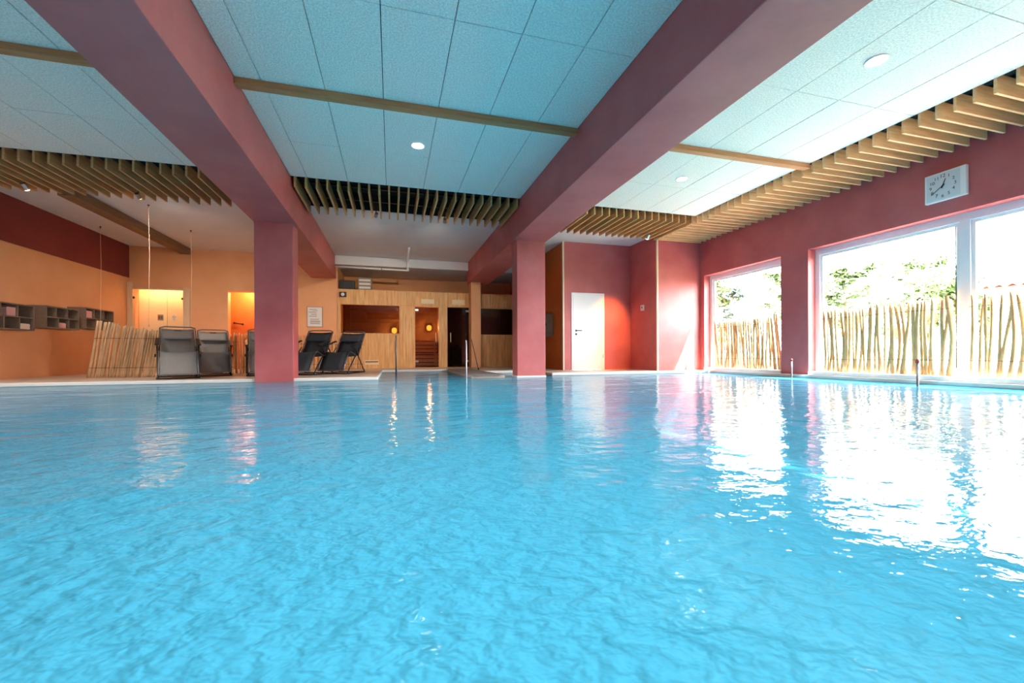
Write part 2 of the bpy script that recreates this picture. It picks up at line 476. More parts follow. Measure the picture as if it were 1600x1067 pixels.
for bn, xs in bays:
    for i in range(len(xs) - 1):
        for j in range(len(ys) - 1):
            w, l = round(xs[i + 1] - xs[i] - .007, 3), round(ys[j + 1] - ys[j] - .007, 3)
            if (w, l) not in pan_cache:
                pan_cache[(w, l)] = MB().box(-w / 2, w / 2, -l / 2, l / 2, 0, .03).mesh('acoustic_panel', PANEL, bevel=0.004)
            put('acoustic_panel', pan_cache[(w, l)], ceil, ((xs[i] + xs[i + 1]) / 2, (ys[j] + ys[j + 1]) / 2, ZC + random.uniform(-.0015, .0015)))
# substrate just over the panels so that joints read dark and no light leaks
for (x0, x1) in ((-6.53, -2.2), (-1.54, 2.27), (2.93, 6.05)):
    MB().box(x0, x1, YF, 7.46, ZC + .034, ZC + .06).build('panel_substrate', VOID, ceil)
simple('trim_5', (-6.53, -2.2, 4.95, 5.05, ZC - .07, ZC - .001), BATTEN, 'wooden batten across the left ceiling bay', 'trim', 0.004)
simple('trim_6', (-1.54, 2.27, 4.95, 5.05, ZC - .07, ZC - .001), BATTEN, 'wooden batten across the middle ceiling bay', 'trim', 0.004)
simple('trim_7', (2.93, 6.05, 4.95, 5.05, ZC - .07, ZC - .001), BATTEN, 'wooden batten across the bright right ceiling bay', 'trim', 0.004)

# beams and columns
simple('ceiling_beam', (-2.2, -1.54, YF, YB, ZS, 3.62), RED, 'massive red beam on the left column', 'beam', 0.008)
simple('ceiling_beam', (2.27, 2.93, YF, YB, ZS, 3.62), RED, 'massive red beam on the right column', 'beam', 0.008)
simple('column', (-2.18, -1.595, 7.92, 8.31, -.3, ZS), RED, 'broad red column by the recliners', 'column', 0.008)
col2 = simple('column', (2.335, 2.915, 7.92, 8.27, -.6, ZS), RED, 'red column rising from the water left of the white door', 'column', 0.008)
MB().box(2.325, 2.925, 7.91, 8.285, -.5, .03).build('plinth', COPING, col2, bevel=0.006)
simple('column', (2.33, 2.63, 12.85, 13.15, ZD, ZS), ORANGE, 'slim orange post in front of the sauna doors', 'column', 0.006)

# ------------------------------------------------------------------ windows
def window(n, y0, y1, mulls, label):
    w = thing('window_%d' % n, label, 'window', kind='structure')
    xf0, xf1 = 7.44, 7.52
    zb = 0.13
    sill = MB().box(7.25, 7.60, y0 + .002, y1 - .002, ZW0 + .001, zb - .012).build('window_sill', PVC, w, bevel=0.006)
    fr = MB()
    t = .085
    fr2 = gridsolid('window_frame', [y0, y0 + t] + sum(([a - .055, a + .055] for a in mulls), []) + [y1 - t, y1], [zb - .011, zb + .05, ZW1 - t - .02, ZW1],
                    lambda y, z: zb + .05 < z < ZW1 - t - .02 and y0 + t < y < y1 - t and not any(a - .055 < y < a + .055 for a in mulls), xf0, xf1, 'X', PVC, w)
    edges = [y0 + t] + sum(([a - .055, a + .055] for a in mulls), []) + [y1 - t]
    for k in range(0, len(edges), 2):
        a, b = edges[k], edges[k + 1]
        s = .045
        gridsolid('sash', [a - .004, a + s, b - s, b + .004], [zb + .046, zb + .05 + s, ZW1 - t - .02 - s, ZW1 - t - .016],
                  lambda y, z: a + s < y < b - s and zb + .05 + s < z < ZW1 - t - .02 - s, xf0 + .022, xf1 - .02, 'X', PVC, w)
        MB().box(xf0 + .035, xf0 + .043, a + s - .01, b - s + .01, zb + .05 + s - .01, ZW1 - t - .01 - s).build('pane', PANE, w)
        MB().box(xf0 + .018, xf0 + .0215, a + s + .0, a + s + .012, zb + .1, ZW1 - t - .02 - s).build('gasket', BLACK, w)
    return w
window(1, *WIN[0], [], 'white framed far window with trees outside and bamboo in front')
window(2, *WIN[1], [3.885], 'large white two-pane window under the clock')
window(3, *WIN[2], [-.7], 'white two-pane window nearest the viewpoint')

# ------------------------------------------------------------------ bamboo canes
def cane_mesh(name, m, h=1.0, r=0.018, wob=0.012, seg=7, nodes=5):
    pts, rs = [], []
    ph = random.uniform(0, 6.28); ph2 = random.uniform(0, 6.28)
    n = 12
    for i in range(n + 1):
        t = i / n
        pts.append((wob * math.sin(t * 3.6 + ph), wob * math.sin(t * 4.4 + ph2), t * h))
        k = 1.10 if i % 3 == 1 else 1.0
        rs.append(r * k * (1.08 - .16 * t))
    return MB().tube(pts, rs, seg).mesh(name, m, smooth=True)
canes = [cane_mesh('cane', CANE, wob=random.uniform(.006, .02)) for _ in range(8)]
poles = [cane_mesh('cane', CANE2, wob=random.uniform(.003, .012), r=0.02) for _ in range(6)]

def window_screen(label, y0, y1, pitch, hmin, hmax, lean, seed):
    rnd = random.Random(seed)
    t = thing('bamboo_screen', label, 'screen', (7.36, (y0 + y1) / 2, 0.118))
    L = (y1 - y0) / 2
    y = -L + .02
    while y < L - .015:
        r = rnd.uniform(.016, .027)
        h = rnd.uniform(hmin, hmax)
        f = (y + L) / (2 * L)
        ln = lean(f) + rnd.uniform(-.03, .03)
        s = r / .018
        put('cane', rnd.choice(canes), t, (rnd.uniform(-.015, .015), y, 0.004), (ln, rnd.uniform(-.008, .008), rnd.uniform(0, 6.28) * 0), (s, s, h))
        y += r * 2 + max(.004, rnd.gauss(pitch - .042, .009))
    for z in (.22, .93):
        MB().tube([(-.028, -L + .01, z), (-.028, -L * .3, z + .006), (-.028, L * .35, z - .004), (-.028, L - .01, z)], .0035, 6).build('wire', WIRE, t)
    return t
window_screen('bamboo cane screen on the sill of the far window', 6.62, 8.42, .060, 1.05, 1.11, lambda f: -.10 * (1 - f) ** 2, 1)
window_screen('bamboo cane screen left of the window mullion under the clock', 3.99, 5.80, .056, 1.03, 1.10, lambda f: .02 - .03 * f, 2)
window_screen('bamboo cane screen right of the window mullion', 1.95, 3.80, .062, 1.02, 1.09, lambda f: .05 * math.sin(f * 9), 3)
window_screen('bamboo cane screen on the sill of the nearest window', -2.5, 1.1, .062, 1.02, 1.09, lambda f: .03 * math.sin(f * 9), 4)

def fence(label, pts, pitch, hfun, lean, meshes, rr, seed, wires):
    rnd = random.Random(seed)
    t = thing('bamboo_fence', label, 'fence', (pts[0][0], pts[0][1], ZD))
    P = [Vector((p[0] - pts[0][0], p[1] - pts[0][1], 0)) for p in pts]
    tot = sum((P[i + 1] - P[i]).length for i in range(len(P) - 1))
    def at(s):
        for i in range(len(P) - 1):
            l = (P[i + 1] - P[i]).length
            if s <= l or i == len(P) - 2:
                return P[i] + (P[i + 1] - P[i]) * (s / l), (P[i + 1] - P[i]).normalized()
            s -= l
    s = 0.0
    while s < tot:
        p, d = at(s)
        r = rnd.uniform(*rr)
        k = r / .019
        h = hfun(s / tot) + rnd.uniform(-.025, .02)
        l = lean(s / tot) + rnd.uniform(-.02, .02)
        q = Vector((p.x + rnd.uniform(-.012, .012), p.y + rnd.uniform(-.012, .012), 0.0))
        o = put('cane', rnd.choice(meshes), t, q, None, (k, k, h))
        dirv = Vector((d.x * math.sin(l), d.y * math.sin(l), math.cos(l)))
        o.rotation_mode = 'QUATERNION'
        o.rotation_quaternion = Vector((0, 0, 1)).rotation_difference(dirv)
        s += max(r * 1.9, rnd.gauss(pitch, pitch * .15))
    for z in wires:
        MB().tube([at(tot * i / 16)[0] + at(tot * i / 16)[1] * math.tan(lean(i / 16)) * z + Vector((0.01, -.026, z)) for i in range(17)], .004, 6).build('wire', WIRE, t)
    return t
fence('free-standing screen of thick weathered poles fanning to the right by the orange wall', [(-5.36, 9.62), (-4.75, 9.50), (-4.30, 9.55)], .027,
      lambda f: 1.06 - .20 * f, lambda f: .17 - .02 * f, poles, (.012, .019), 11, (.18, .72))
fence('low bamboo fence behind the recliners up to the sauna corner', [(-4.34, 9.85), (-3.25, 10.75), (-2.3, 12.85), (-.80, 13.13)], .048,
      lambda f: .86 + .11 * f, lambda f: .16 * max(0, 1 - f * 6), canes, (.013, .019), 12, (.14, .70))

# ------------------------------------------------------------------ ceiling slats
def slats_y(label, xs, y0, y1):
    t = thing('slat_grille', label, 'grille', (0, 0, 3.14))
    me = MB().box(-.014, .014, -(y1 - y0) / 2, (y1 - y0) / 2, 0, .20).mesh('slat', WOODY, bevel=0.002)
    for x in xs:
        put('slat', me, t, (x, (y0 + y1) / 2 + random.uniform(-.006, .006), random.uniform(-.003, .003)))
    for y in (y0 + .35, y1 - .35):
        MB().box(min(xs) - .05, max(xs) + .05, y - .02, y + .02, .202, .235).build('carrier_rail', BLACK, t)
    return t
slats_y('dark-looking wooden slats across the left bay in front of the plaster ceiling', [-6.42 + .1645 * i for i in range(26) if -6.42 + .1645 * i < -2.24], 7.50, 8.84)
slats_y('wooden slats across the middle bay between the two red beams', [-1.485 + .1612 * i for i in range(24) if -1.485 + .1612 * i < 2.25], 7.50, 8.84)
slats_y('wooden slats at the far end of the bright right bay', [2.99 + .1583 * i for i in range(20) if 2.99 + .1583 * i < 6.02], 7.50, 8.84)
rs_ = thing('slat_grille', 'long row of wooden slats along the window wall, window light painted into their pale colour', 'grille', (0, 0, 3.14))
sx = MB().box(6.06, 7.262, -.014, .014, 0, .20).mesh('slat', WOODX, bevel=0.002)
y = -2.95
while y < 8.80:
    put('slat', sx, rs_, (random.uniform(-.005, .005), y, random.uniform(-.003, .003)))
    y += .1675
for x in (6.35, 6.95):
    MB().box(x - .02, x + .02, -3.0, 8.8, .202, .235).build('carrier_rail', BLACK, rs_)

# ------------------------------------------------------------------ lamps in the ceiling
def downlight(x, y, label, power):
    t = thing('downlight', label, 'downlight', (x, y, ZC - .002))
    MB().lathe([(.075, 0.0), (.098, -.002), (.102, -.008), (.096, -.011), (.079, -.006), (.079, 0.0)], 28, caps=False).build('trim_ring', DOORW, t, smooth=True)
    MB().lathe([(.0785, -.001), (.0785, -.005)], 28).build('lens', LENS, t)
    lamp(t, 'SPOT', (0, 0, -.03), power, (1.0, .95, .88), .07, (0, 0, -1), 2.0, .6)
DL, DR, DO = 145, 18, 140
downlight(.352, 5.93, 'round ceiling downlight in the middle bay beyond the batten', DL)
downlight(4.553, 3.035, 'round ceiling downlight in the right bay nearest the viewer', DR)
downlight(4.554, 5.93, 'round ceiling downlight in the right bay beyond the batten', DR)
downlight(.352, 2.2, 'round ceiling downlight in the middle bay overhead', DO)
downlight(-4.6, 5.93, 'round ceiling downlight in the left bay near the orange wall', DL)
downlight(-4.6, 2.2, 'round ceiling downlight in the left bay overhead', DO)
downlight(.352, -1.0, 'round ceiling downlight in the middle bay behind the viewpoint', DO)
downlight(4.554, -.5, 'round ceiling downlight in the right bay behind the viewpoint', DR)
downlight(-4.6, -1.0, 'round ceiling downlight in the left bay behind the viewpoint', DO)

def spot(x, y, label, target, power, col=(1, .86, .70), angle=1.1):
    t = thing('slat_spotlight', label, 'spotlight', (x, y, 3.10))
    d = (Vector(target) - Vector((x, y, 3.10))).normalized()
    MB().tube([(0, 0, .2435), (0, 0, .03)], .008, 8).build('stem', BLACK, t)
    MB().tube([d * -.05, d * .05], .032, 14).build('housing', STEEL, t)
    MB().tube([d * .0505, d * .054], .028, 14).build('lens', WARMLENS, t)
    lamp(t, 'SPOT', d * .06, power, col, .03, d * 2, angle, 1.0)
spot(-5.515, 8.49, 'small lit spotlight between the left bay slats nearest the orange wall', (-5.2, 10.2, 1.4), 34, angle=1.7)
spot(-4.035, 8.49, 'small lit spotlight between the left bay slats above the weathered pole screen', (-4.0, 11.5, 1.4), 60, angle=1.7)
spot(-.276, 8.49, 'small lit spotlight left of centre in the middle bay slats', (-1.2, 13.0, 1.4), 55, angle=1.3)
spot(1.0136, 8.49, 'small lit spotlight right of centre in the middle bay slats', (.9, 13.2, 1.4), 55, angle=1.3)
spot(5.602, 8.49, 'small lit spotlight in the far right slats before the white door', (5.42, 10.0, 1.05), 230, (1, .42, .10), .66)

# ------------------------------------------------------------------ ceiling timber, pipe, cords
struct(MB().box(-5.36, -5.12, 8.9, 13.2, 3.13, ZC - .001).build('ceiling_timber', OLDWOOD, bevel=0.006), 'brown timber running along the white plaster ceiling on the left', 'timber')
pp = thing('drain_pipe', 'thin white pipe bracketed to the downstand beam over the sauna', 'pipe', (.44, 11.4, 3.22))
MB().tube([(0, 0, 0), (.02, 1.45, 0), (.02, 1.53, -.03), (.02, 1.545, -.10), (.02, 1.545, -.27)], .028, 10).build('run', PVC, pp, smooth=True)
MB().tube([(.02, 1.53, -.29), (-.6, 1.53, -.285), (-1.97, 1.53, -.27)], .028, 10).build('branch', PVC, pp, smooth=True)
MB().lathe([(.036, -.03), (.036, .03)], 12, (.02, 1.53, -.28), 'Z').build('elbow', PVC, pp)
for x in (-.72,):
    MB().tube([(x - .012, 1.53, -.283), (x + .012, 1.53, -.283)], .034, 10).build('pipe_clip', GREYM, pp)
def cord(x, y, z1, label):
    t = thing('hanging_cord', label, 'cord', (x, y, ZC))
    MB().lathe([(.02, 0), (.02, -.012), (.006, -.02), (.006, -.05)], 10).build('ceiling_hook', BLACK, t)
    MB().tube([(0, 0, -.05), (.012, .002, -.9), (-.006, 0, z1 - ZC)], .004, 6).build('line', CORD, t)
    MB().lathe([(.003, z1 - ZC + .05), (.012, z1 - ZC + .03), (.012, z1 - ZC), (.003, z1 - ZC - .01)], 8).build('knob', CORD, t)
cord(-4.4, 9.59, 1.0, 'pale cord hanging from the ceiling in front of the lit entrance')
cord(-4.38, 11.3, 1.05, 'pale cord hanging to the right near the end of the brown timber')
cord(-6.15, 11.47, 1.0, 'pale cord hanging close to the orange wall by the shelves')

# ------------------------------------------------------------------ sauna
sa = thing('sauna_cabin', 'spruce sauna cabin with tinted glass doors and windows', 'sauna', (-1.5, YB, ZD))
sa0 = Vector((-1.5, YB, ZD))
def sbox(name, b, m, par=None, bevel=0.0):
    b = (b[0] + 1.5, b[1] + 1.5, b[2] - YB, b[3] - YB, b[4] - ZD, b[5] - ZD)
    return MB().box(*b).build(name, m, par or sa, bevel=bevel)
ST = 2.365
HOL = ((-1.42, .22, 1.09, 1.92), (.682, 1.393, .06, 1.912), (1.658, 2.336, .06, 1.916), (2.705, 4.10, 1.083, 1.905))
xs = sorted({-1.498, 4.166} | {h[0] for h in HOL} | {h[1] for h in HOL})
zs = sorted({ZD + .001, ST} | {h[2] for h in HOL} | {h[3] for h in HOL})
fw = gridsolid('front_frame', [x + 1.5 for x in xs], [z - ZD for z in zs],
               lambda x, z: any(h[0] < x - 1.5 < h[1] and h[2] < z + ZD < h[3] for h in HOL), .012, .09, 'Y', WOODZ, sa)
# narrow upright boards nailed on the frame: too fine to pick apart
bd = MB()
def boards(x0, x1, z0, z1, w=.095):
    n = max(1, round((x1 - x0) / w)); w = (x1 - x0) / n
    for i in range(n):
        dpt = random.uniform(-.003, .002)
        bd.box(x0 + i * w + .002 + 1.5, x0 + (i + 1) * w - .002 + 1.5, -.012 + dpt, .013, z0 - ZD, z1 - ZD)
boards(-1.498, 2.33, 1.93, ST); boards(2.34, 4.166, 1.93, ST)
boards(-1.498, .22, ZD + .002, 1.08); boards(.235, .675, ZD + .002, 1.925); boards(1.40, 1.65, ZD + .002, 1.925)
boards(2.345, 2.695, ZD + .002, 1.925); boards(2.71, 4.166, ZD + .002, 1.07)
tag(bd.build('cladding_boards', WOODZ, sa), kind='stuff')
sbox('corner_post', (-1.499, -1.43, YB - .03, YB - .013, ZD + .002, ST), WOODZ)
sbox('window_ledge', (-1.43, .23, YB - .03, YB + .01, 1.072, 1.092), WOODZ)
sbox('roof', (-1.49, 4.16, YB + .09, 14.98, ST - .06, ST - .005), WOODZ)
sbox('inner_wall', (-1.48, 4.16, 14.86, 14.98, ZD + .005, ST - .07), SAUNAIN)
sbox('partition', (1.50, 1.56, YB + .1, 14.85, ZD + .005, ST - .07), SAUNAIN)
sbox('partition', (2.50, 2.56, YB + .1, 14.85, ZD + .005, ST - .07), SAUNAIN)
for k in range(16):
    z = .12 + k * .14
    sbox('wall_plank', (-1.47, 1.49, 14.835, 14.858, z, z + .132), SAUNAIN)
sbox('glazing', (-1.43, .23, YB + .04, YB + .048, 1.085, 1.925), SAUNAGLASS)
sbox('glazing', (2.70, 4.105, YB + .04, YB + .048, 1.078, 1.91), SAUNAGLASS)
def sauna_door(x0, x1, hx, hinge_x):
    d = sbox('glass_door', (x0 + .008, x1 - .008, YB + .03, YB + .038, .075, 1.905), SAUNAGLASS)
    sbox('handle', (hx - .012, hx + .012, YB - .03, YB - .006, .835, 1.125), POST, d, 0.004)
    for z in (.22, 1.78):
        sbox('hinge', (hinge_x - .045, hinge_x + .045, YB + .015, YB + .0295, z, z + .06), STEEL, d)
sauna_door(.682, 1.393, 1.305, .735)
sauna_door(1.658, 2.336, 1.755, 2.285)
BRASSY = mat('pale_carved_wood', (226, 196, 150), 0.5, (236, 208, 164), 8, (1, 6, 6))
for x0, x1, z0, z1 in ((.86, 1.25, 2.00, 2.14), (1.80, 2.20, 1.99, 2.15)):
    pl = sbox('name_plate', (x0, x1, YB - .030, YB - .017, z0, z1), BRASSY, None, 0.003)
sbox('air_vent', (-.77, -.37, YB - .026, YB - .016, .165, .30), BRASSY, None, 0.003)
sbox('vent_slot', (-.75, -.39, YB - .030, YB - .0262, .235, .262), BLACK)
def bench(x0, x1, label):
    t = thing('sauna_bench', label, 'bench', (x0, 13.9, ZD))
    for (yy, zz) in ((0.05, .42), (.48, .86)):
        for k in range(4):
            MB().box(0, x1 - x0, yy + k * .105, yy + k * .105 + .09, zz, zz + .03).build('bench_slat', WOODX, t, bevel=0.004)
        for k in range(3):
            MB().box(0, x1 - x0, yy, yy + .025, zz - .13 - k * .12, zz - .04 - k * .12).build('skirt_board', WOODX, t)
    for xx in (.02, x1 - x0 - .08):
        MB().box(xx, xx + .06, .12, .18, .001, .42).build('leg', WOODZ, t)
        MB().box(xx, xx + .06, .80, .86, .001, .86).build('leg', WOODZ, t)
bench(-1.44, 1.46, 'two-tier wooden bench behind the left sauna window and door')
bench(2.60, 4.10, 'two-tier wooden bench behind the right sauna window')
def sauna_lamp(x, z, y, label, p):
    t = thing('sauna_lamp', label, 'lamp', (x, y, z))
    MB().lathe([(.03, -.09), (.075, -.06), (.085, 0), (.075, .06), (.03, .09)], 14).build('globe', SAUNALAMP, t, smooth=True)
    MB().box(-.10, .10, .09, .11, -.13, .13).build('back_plate', SAUNAIN, t, bevel=0.004)
    MB().tube([(0, .05, 0), (0, .09, 0)], .03, 8).build('socket', BLACK, t)
    lamp(t, 'POINT', (0, -.13, 0), p, (1, .55, .2), .05)
sauna_lamp(.08, 1.26, 14.70, 'glowing amber lamp behind the left sauna window', 9)
sauna_lamp(1.22, 1.36, 14.70, 'glowing amber lamp behind the first glass sauna door', 9)
stv = thing('sauna_stove', 'dark stone-topped stove inside the second sauna room', 'stove', (2.05, 14.35, ZD))
MB().box(-.2, .2, -.2, .2, .06, .62).build('stove_body', BLACK, stv, bevel=0.015)
for k, (a, b) in enumerate(((-.1, -.1), (.1, -.08), (-.08, .1), (.1, .1), (0, 0))):
    bm = bmesh.new(); bmesh.ops.create_icosphere(bm, subdivisions=2, radius=.085)
    for v in bm.verts: v.co *= random.uniform(.85, 1.1)
    me = bpy.data.meshes.new('stone'); bm.to_mesh(me); bm.free(); me.materials.append(STONE)
    put('stone', me, stv, (a, b, .67 + .04 * (k == 4)))
for a in (-.15, .15):
    for b in (-.15, .15):
        MB().box(a - .02, a + .02, b - .02, b + .02, .001, .06).build('foot', BLACK, stv)
# on the sauna roof
bx = thing('loudspeaker', 'black loudspeaker box on the left end of the sauna roof', 'loudspeaker', (-1.27, 13.62, ST - .005))
MB().box(-.21, .21, -.15, .15, 0, .30).build('cabinet', PLASTIC, bx, bevel=0.012)
MB().lathe([(.10, -.151), (.10, -.158), (.02, -.156)], 18, (0.0, 0, .15), 'Y').build('cone', DARK, bx)
vb = thing('vent_box', 'pale grey upright box on the sauna roof beside the loudspeaker', 'box', (-.77, 13.62, ST - .005))
MB().box(-.19, .19, -.16, .16, 0, .40).build('casing', GREYBOX, vb, bevel=0.006)
for k in range(3):
    MB().box(-.16, .16, -.168, -.1605, .07 + k * .11, .13 + k * .11).build('louvre', PAPER, vb)
fl = thing('floodlight', 'small black floodlight with a bright lens on the sauna fascia', 'lamp', (-1.355, YB - .02, 2.205))
MB().box(-.095, .095, -.07, .0, -.07, .07).build('housing', PLASTIC, fl, bevel=0.01)
MB().lathe([(.05, -.0705), (.03, -.076)], 14, (0, 0, -.005), 'Y').build('lens', DIAL, fl)

# poster
po = thing('notice_poster', 'white framed notice of rules on the orange wall beside the sauna', 'poster', (-2.108, YB - .001, 1.54))
MB().box(-.205, .205, -.02, 0, -.29, .29).build('poster_frame', GREYBOX, po, bevel=0.003)
MB().box(-.19, .19, -.023, -.0195, -.275, .275).build('sheet', PAPER, po)
pr_ = MB()
for k, (zz, x0, x1, hh) in enumerate(((.20, -.14, .05, .012), (.17, -.05, .08, .008), (.125, -.16, .04, .014), (.08, -.10, .05, .008), (.055, -.10, .05, .008), (.01, -.15, .05, .014), (-.06, -.12, .12, .008), (-.085, -.12, .10, .008), (-.135, -.12, .14, .02), (-.17, -.13, .14, .012), (-.20, -.12, .13, .012))):
    pr_.box(x0, x1, -.0238, -.0231, zz, zz + hh)
tag(pr_.build('printed_lines', INK, po), kind='stuff')

# ------------------------------------------------------------------ nook door and fittings
def leaf_door(n, x0, x1, y, z1, label, handle_x, handle_dir, m=DOORW, hinges=True):
    d = thing('door_%d' % n, label, 'door', (x0, y, ZD), kind='structure')
    w = x1 - x0; h = z1 - ZD
    gridsolid('door_frame', [0.002, .045, w - .045, w - .002], [0.001, h - .045, h - .002], lambda x, z: .045 < x < w - .045 and z < h - .045, -.018, .12, 'Y', m, d)
    MB().box(.047, w - .047, -.022, .02, .008, h - .048).build('leaf', m, d, bevel=0.004)
    hx = handle_x - x0
    MB().lathe([(.026, -.0225), (.026, -.03)], 14, (hx, 0, .995), 'Y').build('rosette', BLACK, d)
    MB().tube([(hx, -.03, .995), (hx, -.065, .995), (hx + handle_dir * .03, -.07, .995), (hx + handle_dir * .14, -.07, .995)], .011, 8).build('lever', BLACK, d)
    MB().lathe([(.026, -.0225), (.026, -.03)], 14, (hx, 0, .905), 'Y').build('keyhole_rosette', BLACK, d)
    if hinges:
        for z in (.30, 1.66):
            MB().tube([(w - .046, -.028, z), (w - .046, -.028, z + .09)], .009, 8).build('hinge', STEEL, d)
    return d
leaf_door(1, 4.378, 5.300, 10.006, 2.012, 'white door with black lever handle in the red wall', 4.50, 1)
cb = thing('wall_cabinet', 'grey wall cabinet on the shaded brown wall beside the second column', 'cabinet', (4.166, 11.03, .94))
MB().box(-.16, 0, -.30, .30, 0, .60).build('casing', GREYBOX, cb, bevel=0.006)
MB().box(-.172, -.1605, -.285, .285, .015, .585).build('door', GREYBOX, cb, bevel=0.003)
MB().box(-.182, -.1725, -.25, -.22, .27, .34).build('latch', BLACK, cb)
th = thing('thermostat', 'small white thermostat on the shaded red return wall', 'thermostat', (6.067, 9.42, 1.60))
MB().box(-.028, 0, -.07, .07, -.07, .07).build('casing', PAPER, th, bevel=0.006)
MB().lathe([(.028, -.0285), (.022, -.040)], 16, (0, 0, .01), 'X').build('dial', GREYM, th)

# ------------------------------------------------------------------ entrance recess with double door, passage
en = thing('entrance_frame', 'pale timber door surround at the lit entrance recess', 'door frame', (-5.87, YB, ZD))
MB().box(-.655, -.53, -.07, -.001, .001, 2.30).build('post', POST, en, bevel=0.006)
MB().box(.575, .725, -.07, -.001, .001, 2.20).build('post', POST, en, bevel=0.006)
MB().box(-.53, .575, -.05, -.001, 2.12, 2.165).build('head', POST, en, bevel=0.006)
for x in (-.515, .56):
    MB().lathe([(.03, -.06), (.03, -.05)], 12, (x, 0, 1.90), 'Y').build('bracket', BLACK, en)
dd = thing('door_2', 'pair of cream doors with two pictogram signs in the lit recess', 'door', (-5.87, YB + .45, ZD), kind='structure')
for s in (-1, 1):
    x0, x1 = (-.64, -.004) if s < 0 else (.004, .66)
    MB().box(x0, x1, 0, .05, .005, 2.38).build('leaf', mat('cream_door_paint', (236, 212, 172), .4), dd, bevel=0.004)
    MB().tube([(s * .05, -.002, 1.0), (s * .05, -.05, 1.0), (s * .16, -.05, 1.0)], .01, 8).build('lever', BLACK, dd)
sg = MB().box(-.215, -.085, -.004, -.0005, 1.355, 1.515).build('pictogram_sign', GREYBOX, dd)
MB().box(-.20, -.155, -.006, -.0045, 1.39, 1.48).build('pictogram', REDCAP, sg)
MB().box(-.145, -.10, -.006, -.0045, 1.39, 1.48).build('pictogram', mat('green_print', (70, 110, 80), .7), sg)
sg = MB().box(.115, .205, -.004, -.0005, 1.36, 1.52).build('pictogram_sign', PAPER, dd)
MB().tube([(.16 + .028 * math.cos(a * PI / 8), -.005, 1.455 + .028 * math.sin(a * PI / 8)) for a in range(16)], .005, 6, closed=True).build('pictogram', INK, sg)
MB().box(.135, .185, -.006, -.0045, 1.385, 1.395).build('caption', INK, sg)
ld = thing('led_strip', 'warm light strip along the top of the entrance recess', 'light', (-5.87, YB + .235, 2.395))
MB().box(-.56, .56, -.015, .015, 0, .02).build('profile', STEEL, ld)
MB().box(-.55, .55, -.012, .012, -.006, -.0005).build('diffuser', LED, ld)
ar = bpy.data.lights.new('light', 'AREA'); ar.shape = 'RECTANGLE'; ar.size = 1.1; ar.size_y = .03; ar.energy = 3; ar.color = (1, .72, .40)
ao = bpy.data.objects.new('light', ar); C.objects.link(ao); ao.parent = ld; ao.location = (0, 0, -.02); ao.rotation_euler = (-.35, 0, 0)
pl = thing('passage_lamp', 'warm ceiling lamp inside the orange passage', 'lamp', (-3.95, YB + .5, 2.44))
MB().lathe([(.10, 0), (.10, -.03), (.06, -.05)], 18).build('shade', WARMLENS, pl)
MB().lathe([(.12, .008), (.12, -.006)], 18).build('base', BLACK, pl)
lamp(pl, 'POINT', (0, 0, -.12), 12, (1, .66, .30), .08)
hd = thing('grab_bar', 'short black grab handle on the glowing passage wall', 'handle', (-4.30, YB + .898, 1.38))
MB().tube([(-.11, 0, .015), (-.11, -.05, .015), (.11, -.05, -.015), (.11, 0, -.015)], .014, 8).build('grip', BLACK, hd)
for a in (-.11, .11):
    MB().lathe([(.026, 0.0), (.026, -.008)], 10, (a, 0, -a * .136), 'Y').build('rosette', BLACK, hd)

# ------------------------------------------------------------------ towel shelves on the orange wall
def shelf(y0, y1, z0, z1, label):
    t = thing('cubby_shelf', label, 'shelf', (XL + .002, y0, z0))
    L, H, D, b = y1 - y0, z1 - z0, .32, .02
    MB().box(0, .01, 0, L, 0, H).build('back_panel', SHELF, t)
    MB().box(.0105, D, 0, L, 0, b).build('bottom_board', SHELF, t)
    MB().box(.0105, D, 0, L, H - b, H).build('top_board', SHELF, t)
    MB().box(.0105, D, 0, b, b, H - b).build('side_board', SHELF, t)
    MB().box(.0105, D, L - b, L, b, H - b).build('side_board', SHELF, t)
    MB().box(.0105, D, b, L - b, H / 2 - b / 2, H / 2 + b / 2).build('shelf_board', SHELF, t)
    for f in (.36, .68):
        MB().box(.0105, D - .005, f * L - b / 2, f * L + b / 2, b, H / 2 - b / 2).build('divider', SHELF, t)
    for f in (.30, .64):
        MB().box(.0105, D - .005, f * L - b / 2, f * L + b / 2, H / 2 + b / 2, H - b).build('divider', SHELF, t)
    return t
SHV = ((8.78, 9.76, .905, 1.355, 'taupe cubby shelf with towels nearest the viewer on the orange wall'),
       (10.03, 10.90, .98, 1.40, 'taupe cubby shelf in the middle of the three on the orange wall'),
       (11.10, 12.04, 1.035, 1.48, 'taupe cubby shelf farthest back, next to the lit entrance'))
for s in SHV: shelf(*s)
def towel(name, x, y, z, w, m, label, k=1.0):
    L, H = .22, .045
    b = MB()
    prof = []
    n = 8
    for i in range(n + 1):
        a = -PI / 2 + PI * i / n
        prof.append((w / 2 - H / 2 + math.cos(a) * H / 2, math.sin(a) * H / 2 + H / 2))
    prof += [(-w / 2, H), (-w / 2, 0)]
    for xx in (0, L):
        for (yy, zz) in prof: b.v.append((xx, yy, zz))
    q = len(prof)
    for i in range(q):
        b.f.append((i, (i + 1) % q, q + (i + 1) % q, q + i))
    b.f.append(tuple(range(q))); b.f.append(tuple(q + i for i in reversed(range(q))))
    o = b.build(name, m, smooth=False, bevel=0.006)
    o.location = (x, y, z); o.rotation_euler = (0, 0, random.uniform(-.05, .05))
    tag(o, label, 'towel', 'folded towels in the wall cubbies')
x0 = XL + .07
